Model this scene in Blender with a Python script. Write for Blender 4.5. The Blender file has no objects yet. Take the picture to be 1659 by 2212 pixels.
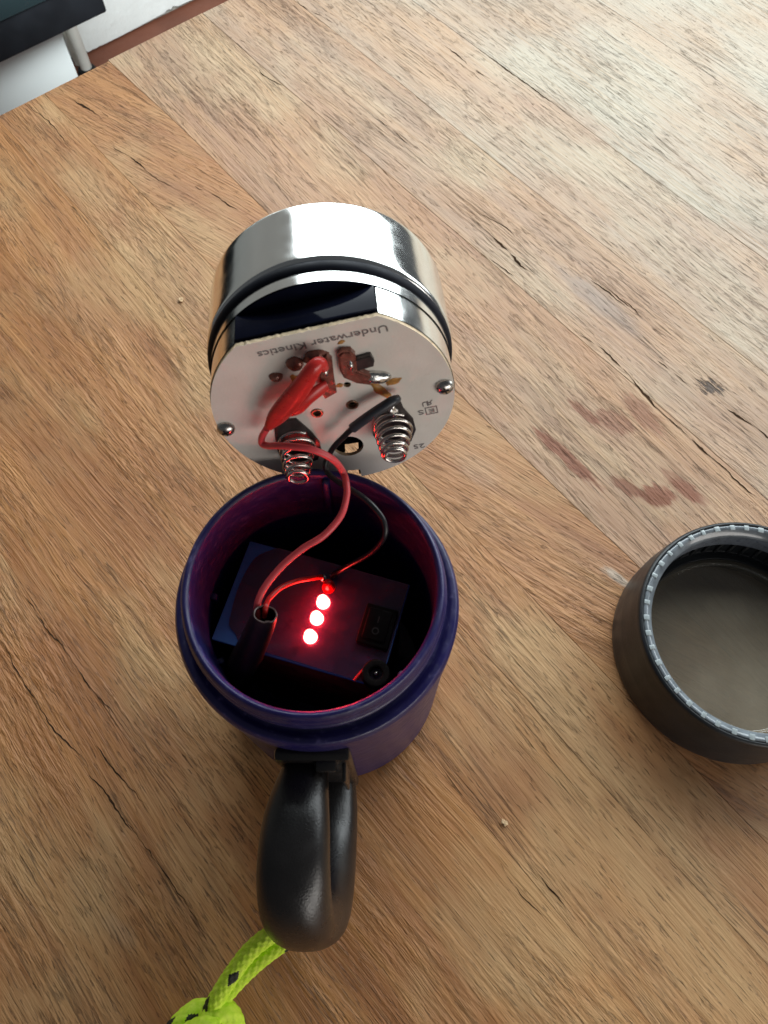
import bpy, bmesh, math, random
from math import sin, cos, pi, radians, sqrt
from mathutils import Vector, Matrix, noise
random.seed(7)
S = bpy.context.scene
COL = S.collection

# ------------------------------------------------------------------ camera
CAM_H, PITCH, FPX = .43, radians(65.5), 1661.0      # focal length in photo pixels (1659 x 2212 frame)
FWD = Vector((0, cos(PITCH), -sin(PITCH))); UPV = Vector((0, sin(PITCH), cos(PITCH)))
CAM = Vector((0, 0, CAM_H))
cd = bpy.data.cameras.new('camera'); cam = bpy.data.objects.new('camera', cd); COL.objects.link(cam)
cam.location = CAM; cam.rotation_euler = (pi/2 - PITCH, 0, 0)
cd.sensor_fit = 'VERTICAL'; cd.sensor_height = 36; cd.lens = 36*FPX/2212
cd.clip_start = .01; cd.clip_end = 50
cd.dof.use_dof = True; cd.dof.focus_distance = .44; cd.dof.aperture_fstop = 24
S.camera = cam

# ------------------------------------------------------------------ world and lamps (window daylight plus added fills)
w = bpy.data.worlds.new('World'); S.world = w; w.use_nodes = True
bg = w.node_tree.nodes['Background']; bg.inputs[0].default_value = (.90, .95, 1.0, 1); bg.inputs[1].default_value = .07
def area(name, loc, target, sx, sy, power, col):
    l = bpy.data.lights.new(name, 'AREA'); l.shape = 'RECTANGLE'; l.size = sx; l.size_y = sy; l.energy = power; l.color = col
    o = bpy.data.objects.new(name, l); COL.objects.link(o); o.location = loc
    o.rotation_euler = (Vector(target) - Vector(loc)).to_track_quat('-Z', 'Y').to_euler()
    return o
area('window_light', (.30, .88, .64), (.22, .0, .42), 1.25, .78, 20.5, (.90, .985, 1.0))
area('side_fill_light', (.80, -.90, .27), (0, .16, .18), 1.2, .46, 8.5, (1.0, .95, .89))  # added fill from behind right, brightens the circuit board
area('right_window_light', (1.55, .80, .60), (.2, .2, .05), 1.0, .7, 11, (.92, .98, 1.0))
area('wall_fill_light', (-.45, 1.20, -.08), (-.50, 1.95, -.62), .4, .4, 6, (.88, .97, 1.0)).data.spread = radians(100)  # added fill aimed at the wall, no window stands here
S.view_settings.view_transform = 'Standard'; S.view_settings.look = 'None'
S.view_settings.exposure = 0; S.view_settings.gamma = 1

# ------------------------------------------------------------------ helpers
def at(px, py, z=0.0):
    """the real point on the level z under a spot of the photo"""
    d = FWD*FPX + Vector((1, 0, 0))*(px-829.5) + UPV*(1106-py)
    return CAM + d*((z-CAM_H)/d.z)
def on_plane(px, py, co, no):
    d = FWD*FPX + Vector((1, 0, 0))*(px-829.5) + UPV*(1106-py)
    return CAM + d*((co-CAM).dot(no)/d.dot(no))

def link(name, me, mat, parent=None, smooth=40):
    o = bpy.data.objects.new(name, me); COL.objects.link(o)
    for m in (mat if isinstance(mat, (list, tuple)) else [mat]): me.materials.append(m)
    if smooth is not None:
        for p in me.polygons: p.use_smooth = True
        me.set_sharp_from_angle(angle=radians(smooth))
    if parent: o.parent = parent
    return o
def obj(name, bm, mat, parent=None, smooth=40, recalc=True):
    if recalc: bmesh.ops.recalc_face_normals(bm, faces=bm.faces[:])
    me = bpy.data.meshes.new(name); bm.to_mesh(me); bm.free()
    return link(name, me, mat, parent, smooth)
def thing(name, label, cat, loc=(0, 0, 0), rot=(0, 0, 0), group=None):
    o = bpy.data.objects.new(name, None); COL.objects.link(o); o.location = loc; o.rotation_euler = rot
    o.empty_display_size = .02
    return tag(o, label, cat, group)
def tag(o, label, cat, group=None):
    o['label'] = label; o['category'] = cat
    if group: o['group'] = group
    return o
def box(bm, c, s, bev=0, mat=None, segs=2):
    r = bmesh.ops.create_cube(bm, size=1); vs = r['verts']
    for v in vs: v.co = Vector((v.co.x*s[0], v.co.y*s[1], v.co.z*s[2]))
    if bev:
        es = list({e for v in vs for e in v.link_edges})
        rb = bmesh.ops.bevel(bm, geom=es, offset=bev, segments=segs, affect='EDGES', profile=.5)
        vs = list({v for v in vs if v.is_valid} | {v for f in rb['faces'] for v in f.verts})
    M = (mat or Matrix.Identity(4))
    for v in vs: v.co = M @ (v.co + Vector(c))
    return vs
def lathe(bm, prof, n=96, closed=False, wob=None):
    rings = []
    for i, (r, z) in enumerate(prof):
        ring = []
        for k in range(n):
            a = 2*pi*k/n; rr = r + (wob(a, i) if wob else 0)
            ring.append(bm.verts.new((rr*cos(a), rr*sin(a), z)))
        rings.append(ring)
    m = len(prof)
    for i in range(m if closed else m-1):
        A, B = rings[i], rings[(i+1) % m]
        for k in range(n):
            bm.faces.new((A[k], A[(k+1) % n], B[(k+1) % n], B[k]))
    return rings
def rounded(prof, rad=.0006, k=3):
    """round the inner corners of an open profile"""
    out = [prof[0]]
    for i in range(1, len(prof)-1):
        p0, p, p1 = Vector(prof[i-1]), Vector(prof[i]), Vector(prof[i+1])
        a, b = p0-p, p1-p; r = min(rad, a.length*.45, b.length*.45)
        s, t = p + a.normalized()*r, p + b.normalized()*r
        for j in range(k+1):
            u = j/k; out.append(tuple((1-u)**2*s + 2*u*(1-u)*p + u*u*t))
    out.append(prof[-1]); return out
def spline(pts, per=10):
    P = [Vector(p) for p in pts]; P = [2*P[0]-P[1]] + P + [2*P[-1]-P[-2]]; out = []
    for i in range(1, len(P)-2):
        for j in range(per):
            t = j/per; a, b, c, d = P[i-1], P[i], P[i+1], P[i+2]
            out.append(.5*((2*b) + (c-a)*t + (2*a-5*b+4*c-d)*t*t + (3*b-a-3*c+d)*t**3))
    out.append(P[-2]); return out
def frames(C):
    T = [(C[min(i+1, len(C)-1)] - C[max(i-1, 0)]).normalized() for i in range(len(C))]
    N = [T[0].orthogonal().normalized()]
    for i in range(1, len(C)):
        n = N[-1] - T[i]*N[-1].dot(T[i]); N.append(n.normalized())
    return T, N
def tube(bm, C, rad, n=12, cap=True, mod=None):
    T, N = frames(C); rings = []; s = 0; m = len(C)
    for i, p in enumerate(C):
        if i: s += (C[i]-C[i-1]).length
        B = T[i].cross(N[i]); r = rad(i/(m-1)) if callable(rad) else rad
        rings.append([bm.verts.new(p + (N[i]*cos(2*pi*k/n) + B*sin(2*pi*k/n))*(r + (mod(s, 2*pi*k/n) if mod else 0))) for k in range(n)])
    fs = []
    for i in range(m-1):
        for k in range(n):
            fs.append(bm.faces.new((rings[i][k], rings[i][(k+1) % n], rings[i+1][(k+1) % n], rings[i+1][k])))
    if cap:
        bm.faces.new(rings[0][::-1]); bm.faces.new(rings[-1])
    return fs, rings
def blob(bm, c, s, rot=None, jit=0, sub=3, seed=0):
    r = bmesh.ops.create_icosphere(bm, subdivisions=sub, radius=1)
    for v in r['verts']:
        q = v.co*(1 + jit*noise.noise(v.co*1.6 + Vector((seed*3.1, seed, 0))))
        q = Vector((q.x*s[0], q.y*s[1], q.z*s[2]))
        v.co = (rot @ q if rot else q) + Vector(c)

# ------------------------------------------------------------------ materials
class N:
    def __init__(s, name):
        s.m = bpy.data.materials.new(name); s.m.use_nodes = True; s.t = s.m.node_tree
        s.p = s.t.nodes['Principled BSDF']; s.out = s.t.nodes['Material Output']
    def n(s, kind, **kw):
        x = s.t.nodes.new(kind)
        for k, v in kw.items(): setattr(x, k, v)
        return x
    def l(s, a, b): s.t.links.new(a, b)
    def put(s, sock, v):
        if hasattr(v, 'bl_idname') or hasattr(v, 'links'): s.l(v, sock)
        else: sock.default_value = v
    def math(s, op, a, b=0.0, c=None, clamp=False):
        x = s.n('ShaderNodeMath', operation=op, use_clamp=clamp); s.put(x.inputs[0], a); s.put(x.inputs[1], b)
        if c is not None: s.put(x.inputs[2], c)
        return x.outputs[0]
    def ramp(s, v, a, b, lo=0.0, hi=1.0):
        x = s.n('ShaderNodeMapRange', interpolation_type='SMOOTHSTEP'); s.l(v, x.inputs[0])
        for i, q in enumerate((a, b, lo, hi)): x.inputs[i+1].default_value = q
        return x.outputs[0]
    def mix(s, f, a, b):
        x = s.n('ShaderNodeMix', data_type='RGBA'); s.put(x.inputs[0], f)
        for k, v in ((6, a), (7, b)):
            if isinstance(v, tuple): x.inputs[k].default_value = (*v, 1)
            else: s.l(v, x.inputs[k])
        return x.outputs[2]
    def mul(s, f, a, b):
        x = s.n('ShaderNodeMix', data_type='RGBA', blend_type='MULTIPLY'); s.put(x.inputs[0], f)
        for k, v in ((6, a), (7, b)):
            if isinstance(v, tuple): x.inputs[k].default_value = (*v, 1)
            else: s.l(v, x.inputs[k])
        return x.outputs[2]
    def noise(s, vec, scale=1.0, detail=3.0, rough=.55, dist=0.0):
        x = s.n('ShaderNodeTexNoise'); x.noise_dimensions = '3D'
        s.l(vec, x.inputs['Vector']); x.inputs['Scale'].default_value = scale; x.inputs['Detail'].default_value = detail
        x.inputs['Roughness'].default_value = rough; x.inputs['Distortion'].default_value = dist
        return x.outputs[0]
    def vec(s, x, y, z=0.0):
        c = s.n('ShaderNodeCombineXYZ'); s.put(c.inputs[0], x); s.put(c.inputs[1], y); s.put(c.inputs[2], z); return c.outputs[0]
    def bump(s, h, dist, strength=1.0):
        b = s.n('ShaderNodeBump'); b.inputs['Distance'].default_value = dist; b.inputs['Strength'].default_value = strength
        s.l(h, b.inputs['Height']); s.l(b.outputs[0], s.p.inputs['Normal'])

def simple(name, col, rough=.5, metal=0.0, spec=.5, bump=None, var=0.0, vscale=60, emit=None, coat=0.0):
    q = N(name); p = q.p
    p.inputs['Base Color'].default_value = (*col, 1); p.inputs['Roughness'].default_value = rough
    p.inputs['Metallic'].default_value = metal; p.inputs['Specular IOR Level'].default_value = spec
    p.inputs['Coat Weight'].default_value = coat
    tc = q.n('ShaderNodeTexCoord').outputs['Object']
    if var:
        nz = q.noise(tc, vscale, 5)
        lo = tuple(c*(1-var) for c in col); hi = tuple(min(1, c*(1+var)) for c in col)
        q.l(q.mix(q.ramp(nz, .3, .7), lo, hi), p.inputs['Base Color'])
        q.l(q.ramp(q.noise(tc, vscale*1.7, 5), .25, .75, rough*.85, min(1, rough*1.15)), p.inputs['Roughness'])
    if bump: q.bump(q.noise(tc, bump[0], 4), bump[1])
    if emit:
        p.inputs['Emission Color'].default_value = (*emit[0], 1); p.inputs['Emission Strength'].default_value = emit[1]
    return q.m

def tg(px, py):
    p_ = at(px, py); return p_.x*.764 + p_.y*.645, -p_.x*.645 + p_.y*.764
CRACKS = []
for a0, b0, a1, b1, wd, dp in ((1037, 109, 1190, 220, .0010, .9), (960, 98, 1060, 172, .0011, .8), (1030, 482, 1155, 595, .0013, 1), (1037, 461, 1120, 520, .0008, .7), (1277, 604, 1350, 660, .0009, .9),
        (1235, 712, 1372, 812, .0010, 1), (1345, 795, 1470, 930, .0011, 1), (1440, 905, 1590, 1030, .0009, .8), (1560, 1005, 1690, 1130, .0009, .8), (1420, 780, 1515, 842, .0011, .9), (1545, 862, 1690, 965, .0011, .9),
        (1283, 600, 1360, 663, .0009, .8), (125, 189, 222, 260, .0011, 1), (240, 316, 372, 403, .0008, .8), (420, 402, 516, 453, .0008, .9), (20, 1237, 145, 1400, .0009, .7), (130, 1380, 240, 1545, .0008, .7),
        (0, 1380, 110, 1560, .0008, .7), (95, 1540, 185, 1650, .0008, .6), (190, 1672, 290, 1800, .0008, .8), (270, 1770, 415, 1965, .0008, .7), (165, 1555, 310, 1735, .0007, .7), (1080, 1864, 1190, 1992, .0007, .8),
        (1150, 1880, 1225, 1966, .0007, .6), (640, 0, 720, 50, .0009, .9), (800, 250, 880, 310, .0009, .7), (1060, 560, 1130, 625, .0009, .7), (1330, 640, 1400, 690, .0007, .6), (60, 225, 170, 330, .0007, .7), (560, 150, 610, 185, .0009, .8)):
    x1_, y1_ = tg(a0, b0); x2_, y2_ = tg(a1, b1); CRACKS.append((x1_, y1_, x2_, y2_, wd*1.4, dp))
def wood_material():
    q = N('weathered_teak'); p = q.p
    tc = q.n('ShaderNodeTexCoord').outputs['Object']
    rnd = q.n('ShaderNodeAttribute', attribute_type='OBJECT', attribute_name='grain_seed').outputs['Fac']
    ang = q.n('ShaderNodeAttribute', attribute_type='OBJECT', attribute_name='grain_angle').outputs['Fac']
    blc = q.n('ShaderNodeAttribute', attribute_type='OBJECT', attribute_name='bleach_sheen').outputs['Fac']
    sx = q.n('ShaderNodeSeparateXYZ'); q.l(tc, sx.inputs[0]); X0, Y0 = sx.outputs[0], sx.outputs[1]
    # grain of this plank: turn by its own angle (fading along the plank), then let it wander
    Xr = q.math('ADD', X0, q.math('MULTIPLY', Y0, ang))
    wob = q.noise(q.vec(q.math('MULTIPLY', Xr, 16), q.math('MULTIPLY', Y0, 5), rnd), 1, 2)
    wob2 = q.noise(q.vec(q.math('MULTIPLY', Xr, 60), q.math('MULTIPLY', Y0, 26), rnd), 1, 2)
    X = q.math('ADD', Xr, q.math('ADD', q.math('MULTIPLY', q.math('SUBTRACT', wob, .5), .012), q.math('MULTIPLY', q.math('SUBTRACT', wob2, .5), .0016)))
    def g(fx, fy, detail=3, rough=.55, off=0.0, dist=0.0):
        return q.noise(q.vec(q.math('MULTIPLY', X, fx), q.math('MULTIPLY', Y0, fy), q.math('ADD', rnd, off)), 1, detail, rough, dist)
    bands = g(70, 3.0, 5, .6)                      # long year-ring bands
    fine = g(640, 8, 5, .65, 3.1)                  # fibres
    cloud = q.noise(q.vec(q.math('MULTIPLY', X, 13), q.math('MULTIPLY', Y0, 8), q.math('MULTIPLY', rnd, .004)), 1, 4, .55)                  # patches
    cloud2 = g(20, 9, 4, .6, 17.1)
    pores = g(1250, 95, 2, .5, 11.3)                # short dark pits
    pores2 = g(1150, 42, 3, .55, 21.9)              # longer pits
    crack = g(120, 3.4, 4, .62, 31.0)              # thin long cracks
    dens = g(34, 7, 3, .6, 41.0)                   # where pits crowd
    c = q.mix(q.ramp(bands, .3, .72), (.345, .123, .027), (.495, .217, .060))
    c = q.mix(q.ramp(cloud, .44, .70, 0, .80), c, (.53, .315, .135))
    c = q.mix(q.ramp(cloud2, .50, .72, 0, .6), c, (.290, .108, .030))
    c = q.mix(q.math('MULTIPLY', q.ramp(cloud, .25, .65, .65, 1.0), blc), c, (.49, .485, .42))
    c = q.mul(q.ramp(fine, .32, .60, .42, 0), c, (.70, .56, .44))
    lite = g(560, 5, 4, .6, 81.0)
    c = q.mix(q.ramp(lite, .54, .74, 0, .28), c, (.56, .33, .150))
    dn = q.ramp(dens, .34, .70, -.02, .07)
    def below(v, t, wd):                           # 1 where v < t (t may vary)
        return q.math('DIVIDE', q.math('SUBTRACT', t, v), wd, clamp=True)
    pm = below(pores, q.math('ADD', dn, .355), .05)
    pm2 = below(pores2, q.math('ADD', dn, .315), .045)
    ck = q.math('SUBTRACT', 1.0, q.math('DIVIDE', q.math('ABSOLUTE', q.math('SUBTRACT', crack, .5)), .008, clamp=True))
    ckm = q.math('MULTIPLY', ck, q.ramp(g(30, 9, 3, .6, 51.0), .47, .58))
    pits = q.math('MAXIMUM', q.math('MAXIMUM', q.math('MULTIPLY', pm, .75), pm2), ckm)
    c = q.mix(q.math('MULTIPLY', pits, .36), c, (.110, .048, .020))
    # marks with a shape of their own
    def dist(cx, cy, rx, ry, rot=0.0, wf=70, wa=.7):
        dx, dy = q.math('SUBTRACT', X0, cx), q.math('SUBTRACT', Y0, cy)
        u = q.math('ADD', q.math('MULTIPLY', dx, cos(rot)), q.math('MULTIPLY', dy, sin(rot)))
        v = q.math('SUBTRACT', q.math('MULTIPLY', dy, cos(rot)), q.math('MULTIPLY', dx, sin(rot)))
        d = q.math('SQRT', q.math('ADD', q.math('POWER', q.math('DIVIDE', u, rx), 2.0), q.math('POWER', q.math('DIVIDE', v, ry), 2.0)))
        nz = q.noise(q.vec(q.math('MULTIPLY', X0, wf*5), q.math('MULTIPLY', Y0, wf*1.2), cx*9), 1, 4, .6)
        return q.math('ADD', d, q.math('MULTIPLY', q.math('SUBTRACT', nz, .5), wa*2))
    for px1, py1, px2, py2, ry, amt in ((1147, 916, 1300, 1058, .0036, .92), (1232, 865, 1296, 920, .0030, .75), (1282, 893, 1372, 928, .0068, .62), (1345, 848, 1428, 934, .0062, .60),
                                       (1322, 1032, 1390, 1074, .0042, .80), (1375, 1066, 1462, 1074, .0062, .92), (1450, 1036, 1512, 1082, .0046, .80), (1425, 1010, 1530, 1090, .0040, .50)):
        (ta, ga), (tb_, gb) = tg(px1, py1), tg(px2, py2)
        ry = ry*1.4; cx, cy, rx, rot = (ta+tb_)/2, (ga+gb)/2, math.hypot(tb_-ta, gb-ga)/2*1.05, math.atan2(gb-ga, tb_-ta)
        m = q.ramp(dist(cx, cy, rx, ry, rot), .62, 1.12, amt, 0)
        c = q.mix(m, c, (.215, .064, .026))
    knot = dist(.351, .080, .0070, .0105, .5, 110, 1.7)
    c = q.mix(q.ramp(knot, .35, .95, .92, 0), c, (.060, .036, .024))
    c = q.mix(q.ramp(dist(.19, .135, .012, .022, 0, 60, .4), .3, 1.2, .15, 0), c, (.43, .35, .29))
    c = q.mix(q.ramp(dist(.347, .175, .012, .05, 0, 50, .5), .2, 1.2, .45, 0), c, (.20, .185, .185))
    c = q.mix(q.ramp(dist(.2045, .028, .004, .013, .2, 80, .5), .4, 1.0, .7, 0), c, (.50, .42, .34))
    c = q.mix(q.ramp(dist(-.033, .385, .03, .035, .2, 40, .6), .2, 1.3, .5, 0), c, (.20, .095, .042))
    c = q.mix(q.ramp(dist(.065, .40, .016, .05, .2, 40, .6), .2, 1.3, .5, 0), c, (.36, .175, .075))
    c = q.mix(q.ramp(dist(.46, .32, .02, .055, .2, 40, .5), .2, 1.3, .4, 0), c, (.38, .20, .12))
    c = q.mix(q.ramp(dist(-.119, .06, .006, .014, .2, 40, .4), .4, 1.0, .12, 0), c, (.42, .36, .30))
    for cx, cy, r in ((.047, .352, .0072), (.109, .336, .0085)):       # two faint drip rings
        d = dist(cx, cy, r, r*.9, 0, 40, .12)
        m = q.math('SUBTRACT', 1.0, q.math('DIVIDE', q.math('ABSOLUTE', q.math('SUBTRACT', d, 1.0)), .07, clamp=True))
        c = q.mix(q.math('MULTIPLY', m, .45), c, (.12, .06, .03))
    q.l(c, p.inputs['Base Color'])
    h = q.math('ADD', q.math('MULTIPLY', fine, .35), q.math('MULTIPLY', bands, .25))
    rough_zone = q.ramp(g(22, 8, 3, .6, 61.0), .42, .66, .25, 1.0)
    h = q.math('ADD', h, q.math('MULTIPLY', q.math('MULTIPLY', g(330, 75, 3, .6, 71.0), .75), rough_zone))
    h = q.math('SUBTRACT', h, q.math('MULTIPLY', pits, .55))
    h = q.math('SUBTRACT', h, q.ramp(knot, .2, 1.0, .35, 0))
    q.bump(h, .0025, 1.0)
    q.l(q.ramp(cloud, .3, .7, .50, .62), p.inputs['Roughness'])
    p.inputs['Specular IOR Level'].default_value = .5
    return q.m
WOOD = wood_material()

def purple():
    q = N('purple_plastic'); p = q.p
    tc = q.n('ShaderNodeTexCoord').outputs['Object']
    nz = q.noise(tc, 55, 6, .6); sc = q.n('ShaderNodeSeparateXYZ'); q.l(tc, sc.inputs[0])
    scuff = q.noise(q.vec(q.math('MULTIPLY', sc.outputs[0], 160), q.math('MULTIPLY', sc.outputs[1], 160), q.math('MULTIPLY', sc.outputs[2], 700)), 1, 5, .65)
    c = q.mix(q.ramp(nz, .3, .7), (.008, .0058, .058), (.0125, .009, .080))
    c = q.mix(q.ramp(scuff, .56, .74, 0, .5), c, (.13, .11, .28))
    q.l(c, p.inputs['Base Color']); q.l(q.ramp(scuff, .35, .7, .30, .5), p.inputs['Roughness'])
    p.inputs['Subsurface Weight'].default_value = .0
    q.bump(scuff, .00012); return q.m
PURPLE = purple()
def chrome_mat():
    q = N('polished_chrome'); p = q.p; tc = q.n('ShaderNodeTexCoord').outputs['Object']
    p.inputs['Metallic'].default_value = 1; p.inputs['Base Color'].default_value = (.90, .91, .90, 1)
    nz = q.noise(tc, 90, 5, .6); q.l(q.ramp(nz, .3, .75, .10, .20), p.inputs['Roughness'])
    q.bump(q.noise(tc, 38, 2), .00018); return q.m
CHROME = chrome_mat()
STEEL = simple('spring_steel', (.62, .58, .54), .22, 1.0, var=.12, vscale=300)
SCREW = simple('screw_steel', (.50, .48, .45), .28, 1.0, var=.15, vscale=400)
SOLDER = simple('solder', (.62, .62, .60), .25, 1.0, bump=(350, .0004), var=.1, vscale=300)
LEDTERM = simple('led_tinted_terminal', (.26, .10, .075), .25, .35, bump=(300, .0004), var=.3, vscale=350)  # red LED reflection on the metal put into the base colour
FLUX = simple('amber_flux', (.42, .20, .05), .35, var=.3, vscale=500)
TONGUE = simple('tarnished_tab', (.085, .075, .075), .32, .7, var=.25, vscale=200)
BLACKRUB = simple('black_rubber', (.006, .007, .012), .55, spec=.12, var=.2, vscale=100)
GLOSSBLK = simple('gloss_black', (.005, .006, .014), .06, spec=.05, var=.2, vscale=40)
HANDLE = simple('black_textured_plastic', (.012, .0105, .0105), .30, bump=(1100, .00012), var=.15, vscale=80)
RINGBLK = simple('satin_black_plastic', (.015, .017, .020), .38, spec=.35, bump=(900, .0001), var=.2, vscale=50)
LIPCLR = simple('smoky_clear_plastic', (.16, .18, .20), .22, var=.25, vscale=150, coat=.4)
RIBGLINT = simple('pale_rib_glint', (.30, .335, .345), .20, var=.2, vscale=300)  # bright reflections on the lip ribs, put into a pale colour
THREAD = simple('grey_thread_plastic', (.10, .115, .14), .30, var=.2, vscale=200)
BLUE = simple('blue_wrap', (.07, .17, .50), .38, var=.15, vscale=60, bump=(120, .0002))
REDWIRE = simple('red_wire_skin', (.70, .075, .085), .38, var=.08, vscale=200)
REDTUBE = simple('red_heat_shrink', (.55, .028, .024), .30, var=.12, vscale=150)
BLKWIRE = simple('black_wire_skin', (.012, .012, .014), .33, var=.2, vscale=200)
SLEEVE = simple('dark_sleeve', (.020, .011, .010), .45, var=.2, vscale=200)
SLEEVELIP = simple('sleeve_edge', (.085, .055, .052), .4, var=.2, vscale=300)
INK = simple('grey_ink', (.19, .165, .16), .6, var=.35, vscale=900)
HOLE = simple('dark_hole', (.006, .004, .004), .8)
EYELET = simple('brass_eyelet', (.32, .20, .13), .3, .8, var=.2, vscale=400)
DARKIN = simple('dark_interior', (.010, .008, .008), .7)
LEDON = simple('lit_red_led', (.9, .15, .12), .3, emit=((1, .05, .04), 45))
LEDOFF = simple('unlit_red_led', (.55, .006, .008), .15)
SWITCH = simple('switch_black', (.006, .004, .004), .55, spec=.12, var=.2, vscale=200)
MARK = simple('switch_mark', (.03, .022, .022), .5)
WALLM = simple('white_wall_paint', (.78, .80, .77), .85, bump=(45, .002), var=.05, vscale=6)
CEMENT = simple('bare_cement', (.34, .34, .30), .9, bump=(160, .003), var=.3, vscale=50)
TERRA = simple('terracotta_floor', (.14, .042, .020), .7, bump=(90, .0008), var=.12, vscale=9)
CABW = simple('white_cabinet_paint', (.74, .77, .75), .55, var=.04, vscale=5)
PIPEM = simple('white_pipe_paint', (.70, .70, .64), .4, var=.08, vscale=25)
TVB = simple('tv_black', (.008, .009, .011), .5, spec=.2, var=.2, vscale=20)
TVS = simple('tv_glass', (.012, .02, .022), .12)
CRUMB = simple('pale_wood_chip', (.58, .40, .23), .8, var=.2, vscale=400)
def board_mat():
    q = N('white_circuit_board'); p = q.p; tc = q.n('ShaderNodeTexCoord').outputs['Object']
    c = q.mix(q.ramp(q.noise(tc, 70, 4), .3, .75), (.70, .66, .60), (.77, .73, .67))
    c = q.mix(q.ramp(q.noise(tc, 240, 5, .7), .62, .78, 0, .35), c, (.45, .36, .26))
    q.l(c, p.inputs['Base Color']); p.inputs['Roughness'].default_value = .5; q.bump(q.noise(tc, 900, 2), .00006); return q.m
BOARD = board_mat()
EDGE = simple('cut_board_edge', (.55, .42, .27), .7, bump=(900, .0005), var=.25, vscale=600)
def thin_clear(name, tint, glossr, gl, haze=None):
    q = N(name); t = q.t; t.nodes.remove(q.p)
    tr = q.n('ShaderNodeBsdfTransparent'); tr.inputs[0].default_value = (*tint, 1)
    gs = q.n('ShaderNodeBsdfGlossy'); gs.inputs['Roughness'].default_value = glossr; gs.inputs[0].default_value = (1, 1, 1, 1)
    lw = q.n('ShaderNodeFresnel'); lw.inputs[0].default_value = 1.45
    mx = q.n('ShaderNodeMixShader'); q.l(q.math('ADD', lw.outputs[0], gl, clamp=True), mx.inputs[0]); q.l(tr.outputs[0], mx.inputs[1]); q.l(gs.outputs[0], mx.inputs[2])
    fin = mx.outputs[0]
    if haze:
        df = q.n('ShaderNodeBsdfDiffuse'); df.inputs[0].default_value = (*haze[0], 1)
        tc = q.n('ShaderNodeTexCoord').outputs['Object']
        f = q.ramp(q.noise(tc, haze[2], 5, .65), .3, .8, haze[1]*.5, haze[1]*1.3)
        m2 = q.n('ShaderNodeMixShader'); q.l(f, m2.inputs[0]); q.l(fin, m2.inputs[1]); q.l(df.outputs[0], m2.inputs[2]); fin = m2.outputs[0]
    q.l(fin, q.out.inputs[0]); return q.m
LENS = thin_clear('clear_lens', (.92, .92, .90), .12, .03, ((.52, .44, .33), .30, 11))  # brown diffuse haze stands in for the ceiling's reflection
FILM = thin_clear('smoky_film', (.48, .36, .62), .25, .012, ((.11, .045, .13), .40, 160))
def cord_mat(name, a, b):
    q = N(name); tc = q.n('ShaderNodeTexCoord').outputs['Object']
    q.l(q.mix(q.ramp(q.noise(tc, 420, 4), .3, .7), a, b), q.p.inputs['Base Color']); q.p.inputs['Roughness'].default_value = .55
    q.bump(q.noise(tc, 2600, 3), .0004); return q.m
CORD = cord_mat('neon_cord', (.58, .90, .014), (.76, 1.0, .08))
FLECK = cord_mat('black_cord_thread', (.010, .012, .008), (.022, .024, .015))

# ------------------------------------------------------------------ the room beyond the table
AE = math.atan2(.645, .764)                         # heading of the table's short edge
EV = Vector((cos(AE), sin(AE), 0)); GV = Vector((-sin(AE), cos(AE), 0))
EDGE_G, FLOOR_Z = .617, -.74
wl = at(182, 116, FLOOR_Z); wr = at(437, 0, FLOOR_Z)
WALL_G = (wl.dot(GV) + wr.dot(GV))/2
R2 = Matrix.Rotation(AE, 4, 'Z')
def eg(e, g, z): return EV*e + GV*g + Vector((0, 0, z))

bm = bmesh.new(); box(bm, (.2, .4, FLOOR_Z-.03), (5, 2*(WALL_G+.05-.4), .06), 0, R2)
f = obj('floor', bm, TERRA, smooth=None); f['kind'] = 'structure'
# wall: paint skin with a ragged lower edge over bare cement
bm = bmesh.new(); box(bm, (-.3, WALL_G+.056, (1.3+FLOOR_Z)/2), (2.7, .1, 1.3-FLOOR_Z), 0, R2)
wall = obj('wall', bm, CEMENT, smooth=None); wall['kind'] = 'structure'
bm = bmesh.new(); x = -1.6; top = []; bot = []; topb = []; botb = []
while x < 1.05:
    jag = .004 + .010*max(0, noise.noise(Vector((x*9, 3.3, 0)))) + .016*max(0, noise.noise(Vector((x*70, 0, 1))))*(noise.noise(Vector((x*5, 9, 0))) > -.05)
    for L, g, z in ((top, WALL_G, 1.3), (bot, WALL_G, FLOOR_Z+jag), (topb, WALL_G+.006, 1.3), (botb, WALL_G+.006, FLOOR_Z+jag)):
        L.append(bm.verts.new(eg(x, g, z)))
    x += .006
for i in range(len(top)-1):
    bm.faces.new((top[i], top[i+1], bot[i+1], bot[i])); bm.faces.new((bot[i], bot[i+1], botb[i+1], botb[i])); bm.faces.new((top[i], topb[i], topb[i+1], top[i+1]))
obj('plaster_skin', bm, WALLM, wall, smooth=None)
# white cabinet
CAB_G = EDGE_G + .78
def on_g(px, py, g): return on_plane(px, py, GV*g, GV)
cr = on_g(171, 170, CAB_G).dot(EV); ctop = on_g(137, 75, CAB_G).z + .28
cab = thing('cabinet', 'low white cabinet under the black television beside the pipe', 'cabinet', eg(cr-.45, CAB_G+.13, FLOOR_Z), (0, 0, AE))
hc = ctop - FLOOR_Z
bm = bmesh.new(); box(bm, (0, .006, hc/2-.007), (.9, .262, hc-.014), .003); obj('carcass', bm, CABW, cab)
bm = bmesh.new(); box(bm, (0, 0, hc-.006), (.904, .28, .012), .002); obj('top_board', bm, CABW, cab)
bm = bmesh.new(); box(bm, (-.001, -.1295, hc/2-.006), (.898, .016, hc-.02), .002); obj('door', bm, CABW, cab)
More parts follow.
